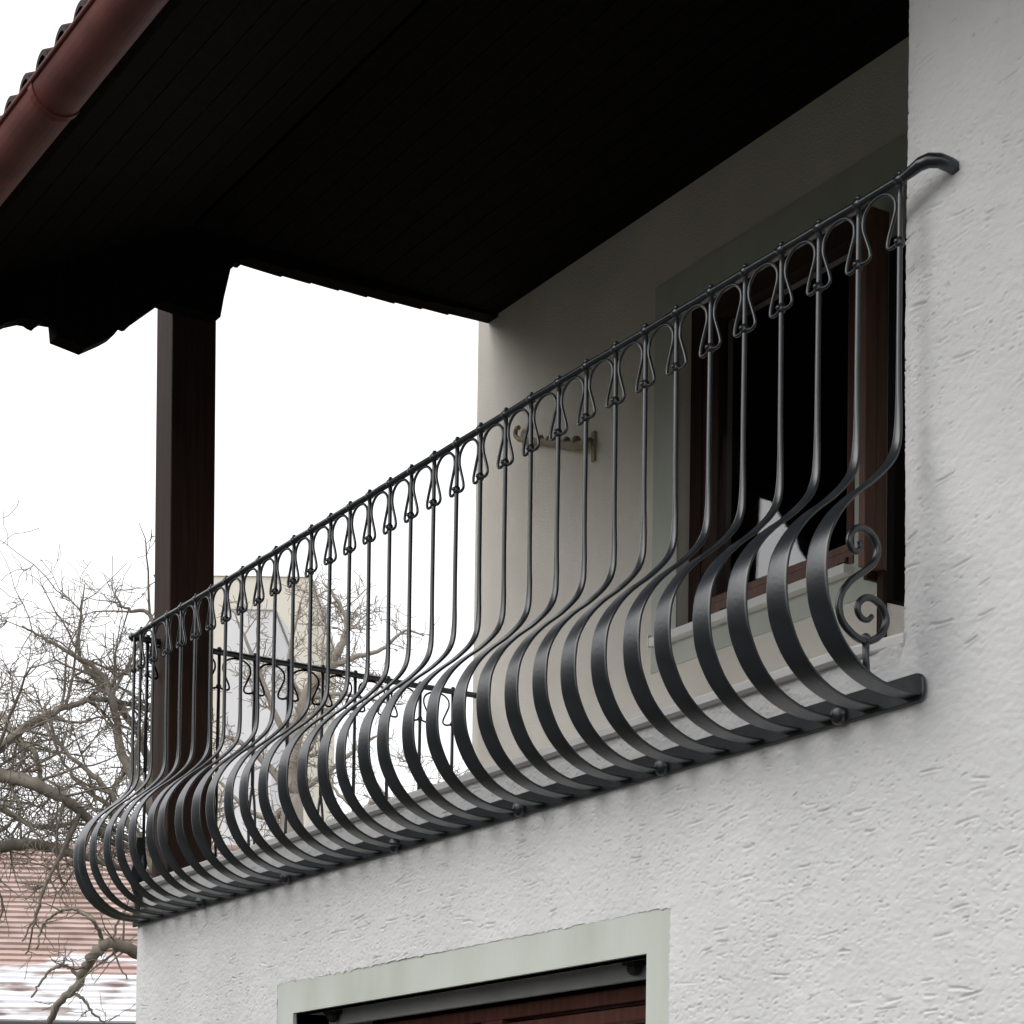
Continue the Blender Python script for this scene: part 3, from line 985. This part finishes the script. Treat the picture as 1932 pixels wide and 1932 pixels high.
# tree whose trunk is hidden by the house corner
tree('bare old fruit tree with arching mossy boughs beside the house corner', ground_below(360, 1900, D1-.6), [(352, 1830, D1-.6), hub2], [
    ([(352, 1830, D1-.6), (300, 1815, D1-.7), (262, 1800, D1-.8), (225, 1783, D1-.9), (200, 1782, D1-.9), (180, 1800, D1-.9), (160, 1828, D1-.8), (142, 1862, D1-.8), (112, 1890, D1-.8), (90, 1930, D1-.7)], 0.044, 0.020, dict(dens=.75)),
    ([(192, 1783, D1-.9), (190, 1768, D1-.9), (176, 1738, D1-1), (150, 1720, D1-1), (125, 1716, D1-1), (100, 1727, D1-.9), (80, 1750, D1-.9), (68, 1790, D1-.9)], 0.015, 0.006, dict(dens=.6)),
    ([(150, 1850, D1-.8), (125, 1822, D1-.8), (100, 1828, D1-.7), (78, 1850, D1-.7), (60, 1880, D1-.7)], 0.013, 0.006, dict(dens=.7)),
    ([(135, 1868, D1-.8), (155, 1885, D1-.8), (172, 1905, D1-.8), (200, 1935, D1-.8)], 0.012, 0.006, dict(dens=.7)),
    ([hub2, (310, 1580, D1-.3), (260, 1480, D1-.2), (230, 1420, D1), (215, 1340, D1), (200, 1290, D1), (172, 1255, D1), (99, 1212, D1), (43, 1182, D1)], 0.045, 0.006, dict(dens=1.2)),
    ([hub2, (300, 1560, D1+.2), (280, 1430, D1+.3), (225, 1330, D1+.3), (165, 1260, D1+.3), (148, 1230, D1+.3), (152, 1165, D1+.3), (160, 1105, D1+.3)], 0.04, 0.004, dict(dens=.8)),
    ([hub2, (320, 1500, D1), (330, 1380, D1), (300, 1250, D1), (284, 1160, D1), (240, 1150, D1), (212, 1120, D1)], 0.035, 0.005, dict(dens=.9)),
    ([hub2, (280, 1620, D1-.4), (210, 1500, D1-.4), (160, 1450, D1-.4), (110, 1400, D1-.4), (85, 1330, D1-.4)], 0.03, 0.006, dict(dens=1.2)),
    ([hub2, (300, 1640, D1), (250, 1560, D1+.2), (180, 1500, D1+.4), (120, 1440, D1+.5), (60, 1290, D1+.5)], 0.03, 0.005, dict(dens=1.2)),
    ([hub2, (320, 1680, D1-.5), (270, 1700, D1-.7), (225, 1730, D1-.9), (215, 1790, D1-.9), (240, 1850, D1-.9)], 0.014, 0.005, dict(dens=.7, droop=-.1)),
], 5, BARK, 3, 1.3, (0.14, 0.08))
D3 = 22.0
hub3 = (552, 1500, D3)
tree('tall pale bare tree seen through the middle of the railing', ground_below(545, 1900, D3), [(548, 1700, D3), hub3], [
    ([hub3, (556, 1420, D3), (575, 1316, D3), (615, 1262, D3), (643, 1220, D3), (655, 1180, D3), (640, 1140, D3), (610, 1100, D3)], 0.085, 0.012, {}),
    ([(615, 1262, D3), (670, 1240, D3), (720, 1225, D3), (765, 1190, D3), (800, 1200, D3)], 0.035, 0.007, {}),
    ([(575, 1316, D3), (640, 1310, D3), (700, 1320, D3+.4), (760, 1330, D3+.4)], 0.03, 0.007, {}),
    ([(556, 1420, D3), (520, 1350, D3), (490, 1270, D3), (460, 1200, D3), (440, 1150, D3)], 0.04, 0.006, {}),
    ([(570, 1330, D3), (545, 1250, D3+.3), (560, 1170, D3+.3), (575, 1110, D3+.3)], 0.032, 0.006, {}),
    ([hub3, (500, 1440, D3), (450, 1400, D3), (400, 1380, D3)], 0.05, 0.008, {}),
    ([hub3, (600, 1470, D3), (640, 1440, D3), (690, 1400, D3), (730, 1380, D3)], 0.04, 0.008, {}),
    ([hub3, (520, 1540, D3), (470, 1530, D3), (420, 1480, D3), (380, 1440, D3)], 0.04, 0.008, {}),
], 9, BARKFAR, 3, 1.5, (0.17, 0.11), minr=0.0035)
hub4 = (800, 1620, 20.0)
tree('low twiggy bare tree showing above the parapet near the loggia wall', ground_below(800, 1900, 20.0), [(800, 1750, 20.0), hub4], [
    ([hub4, (760, 1540, 20), (720, 1500, 20), (690, 1450, 20), (670, 1400, 20)], 0.07, 0.008, {}),
    ([hub4, (800, 1530, 20), (790, 1470, 20), (760, 1420, 20)], 0.05, 0.006, {}),
    ([hub4, (840, 1530, 20), (850, 1470, 20), (830, 1420, 20)], 0.05, 0.006, {}),
    ([hub4, (870, 1560, 20), (900, 1500, 20), (910, 1440, 20)], 0.05, 0.006, {}),
    ([hub4, (740, 1570, 20), (690, 1540, 20), (640, 1500, 20), (620, 1470, 20)], 0.05, 0.006, {}),
    ([(720, 1500, 20), (705, 1512, 20), (690, 1530, 20)], 0.05, 0.03, {}),
], 14, BARKFAR, 3, 1.6, (0.16, 0.1), minr=0.0032)

# ------------------------------------------------------------------ neighbouring house with the tiled roof
F0 = Vector((_d.x, _d.y, 0)).normalized()
R0 = Vector((RT.x, RT.y, 0)).normalized()
nh = thing('tiled_house', 'low neighbouring house with a weathered reddish ribbed roof, pale along its lower rows', 'house', ground_below(100, 1900, 33))
OFF = Vector(nh.location)
a0, a1 = at(-700, 1915, 30.5), at(470, 1938, 30.5)                  # eave line
b0, b1 = at(-700, 1588, 37.0), at(470, 1606, 37.0)                  # ridge line
NR = 33
nrm = (a1-a0).cross(b0-a0).normalized()
if nrm.z < 0:
    nrm = -nrm
rf = mk('roof', [a0-OFF-nrm*.12, a1-OFF-nrm*.12, b1-OFF-nrm*.12, b0-OFF-nrm*.12, a0-OFF-nrm*.04, a1-OFF-nrm*.04, b1-OFF-nrm*.04, b0-OFF-nrm*.04], CUBEF, REDTILE, nh)
for i in range(NR):
    t0_, t1_ = i/NR, (i+1)/NR+.012
    nseg = 26
    v, f = [], []
    for k in range(nseg+1):
        s = k/nseg
        pa = a0.lerp(a1, s).lerp(b0.lerp(b1, s), t0_)
        pb = a0.lerp(a1, s).lerp(b0.lerp(b1, s), t1_)
        j = rnd.uniform(-.008, .008)
        v += [pa-OFF+nrm*(-.02+j), pa-OFF+nrm*(.055+j), pb-OFF+nrm*.0]
    for k in range(nseg):
        q = k*3
        f += [(q, q+3, q+4, q+1), (q+1, q+4, q+5, q+2)]
    mk('tile_course', v, f, WHITISH if i < 8 else (WHITISH2 if i < 12 else REDTILE), rf)  # lowest rows whitish, the next ones whitish in patches
rp = [b0-OFF+nrm*.02, b1-OFF+nrm*.02]
tube('ridge_cap', rp, 0.09, REDTILE, rf, 8)
gm = mat('dark_gutter', (0.06, 0.055, 0.055), 0.6)
tube('gutter', [a0-OFF-F0*.08+Vector((0, 0, -.06)), a1-OFF-F0*.08+Vector((0, 0, -.06))], 0.08, gm, nh, 8)
wb0, wb1 = a0+F0*.5, a1+F0*.5
wc0, wc1 = b0+F0*5, b1+F0*5
zt = a0.z-.05
v = [Vector((p.x, p.y, z))-OFF for z in (0, zt) for p in (wb0, wb1, wc1, wc0)]
mk('wall', v, CUBEF, CREAM, nh)

# ------------------------------------------------------------------ pale houses far behind
def far_house(label, px0, px1, pyt, D, mwall, depth=9, roofh=1.8, wins=()):
    p0, p1 = at(px0, pyt, D), at(px1, pyt, D)
    base = Vector(((p0.x+p1.x)/2, (p0.y+p1.y)/2, 0))
    t = thing('far_house', label, 'house', base, 'pale houses in the distance')
    wv = (p1-p0)
    wv.z = 0
    half = wv.length/2
    ax = wv.normalized()
    dp = Vector((-ax.y, ax.x, 0))
    if dp.dot(F0) < 0:
        dp = -dp
    h = p0.z
    def L(x, y, z): return ax*x+dp*y+Vector((0, 0, z))
    v = [L(-half, 0, 0), L(half, 0, 0), L(half, depth, 0), L(-half, depth, 0), L(-half, 0, h), L(half, 0, h), L(half, depth, h), L(-half, depth, h)]
    mk('wall', v, CUBEF, mwall, t)
    o = .05
    v = [L(-half-o, -o, h), L(half+o, -o, h), L(half+o, depth+o, h), L(-half-o, depth+o, h), L(-half-o, depth/2, h+roofh), L(half+o, depth/2, h+roofh)]
    f = [(0, 3, 2, 1), (0, 1, 5, 4), (2, 3, 4, 5), (1, 2, 5), (3, 0, 4)]
    mk('roof', v, f, FARROOF, t)
    for (x, z, ww, hh) in wins:
        v = [L(x-ww/2, -.06, z), L(x+ww/2, -.06, z), L(x+ww/2, .02, z), L(x-ww/2, .02, z), L(x-ww/2, -.06, z+hh), L(x+ww/2, -.06, z+hh), L(x+ww/2, .02, z+hh), L(x-ww/2, .02, z+hh)]
        wn = mk('window', v, CUBEF, FARWHITE, t)
        v = [p + L(0, -.01, 0) for p in [L(x-ww*.4, -.06, z+.1), L(x+ww*.4, -.06, z+.1), L(x+ww*.4, -.05, z+.1), L(x-ww*.4, -.05, z+.1), L(x-ww*.4, -.06, z+hh-.1), L(x+ww*.4, -.06, z+hh-.1), L(x+ww*.4, -.05, z+hh-.1), L(x-ww*.4, -.05, z+hh-.1)]]
        mk('pane', v, CUBEF, mat('far_pane', (0.5, 0.5, 0.52), 0.4), wn)
    return t


far_house('pale cream house far behind the tall bare tree', 292, 586, 1085, 62.0, CREAM, depth=9, roofh=.4)
far_house('distant white house front seen between the railing bars', 425, 518, 1150, 50.0, FARWHITE, depth=5, roofh=.3)
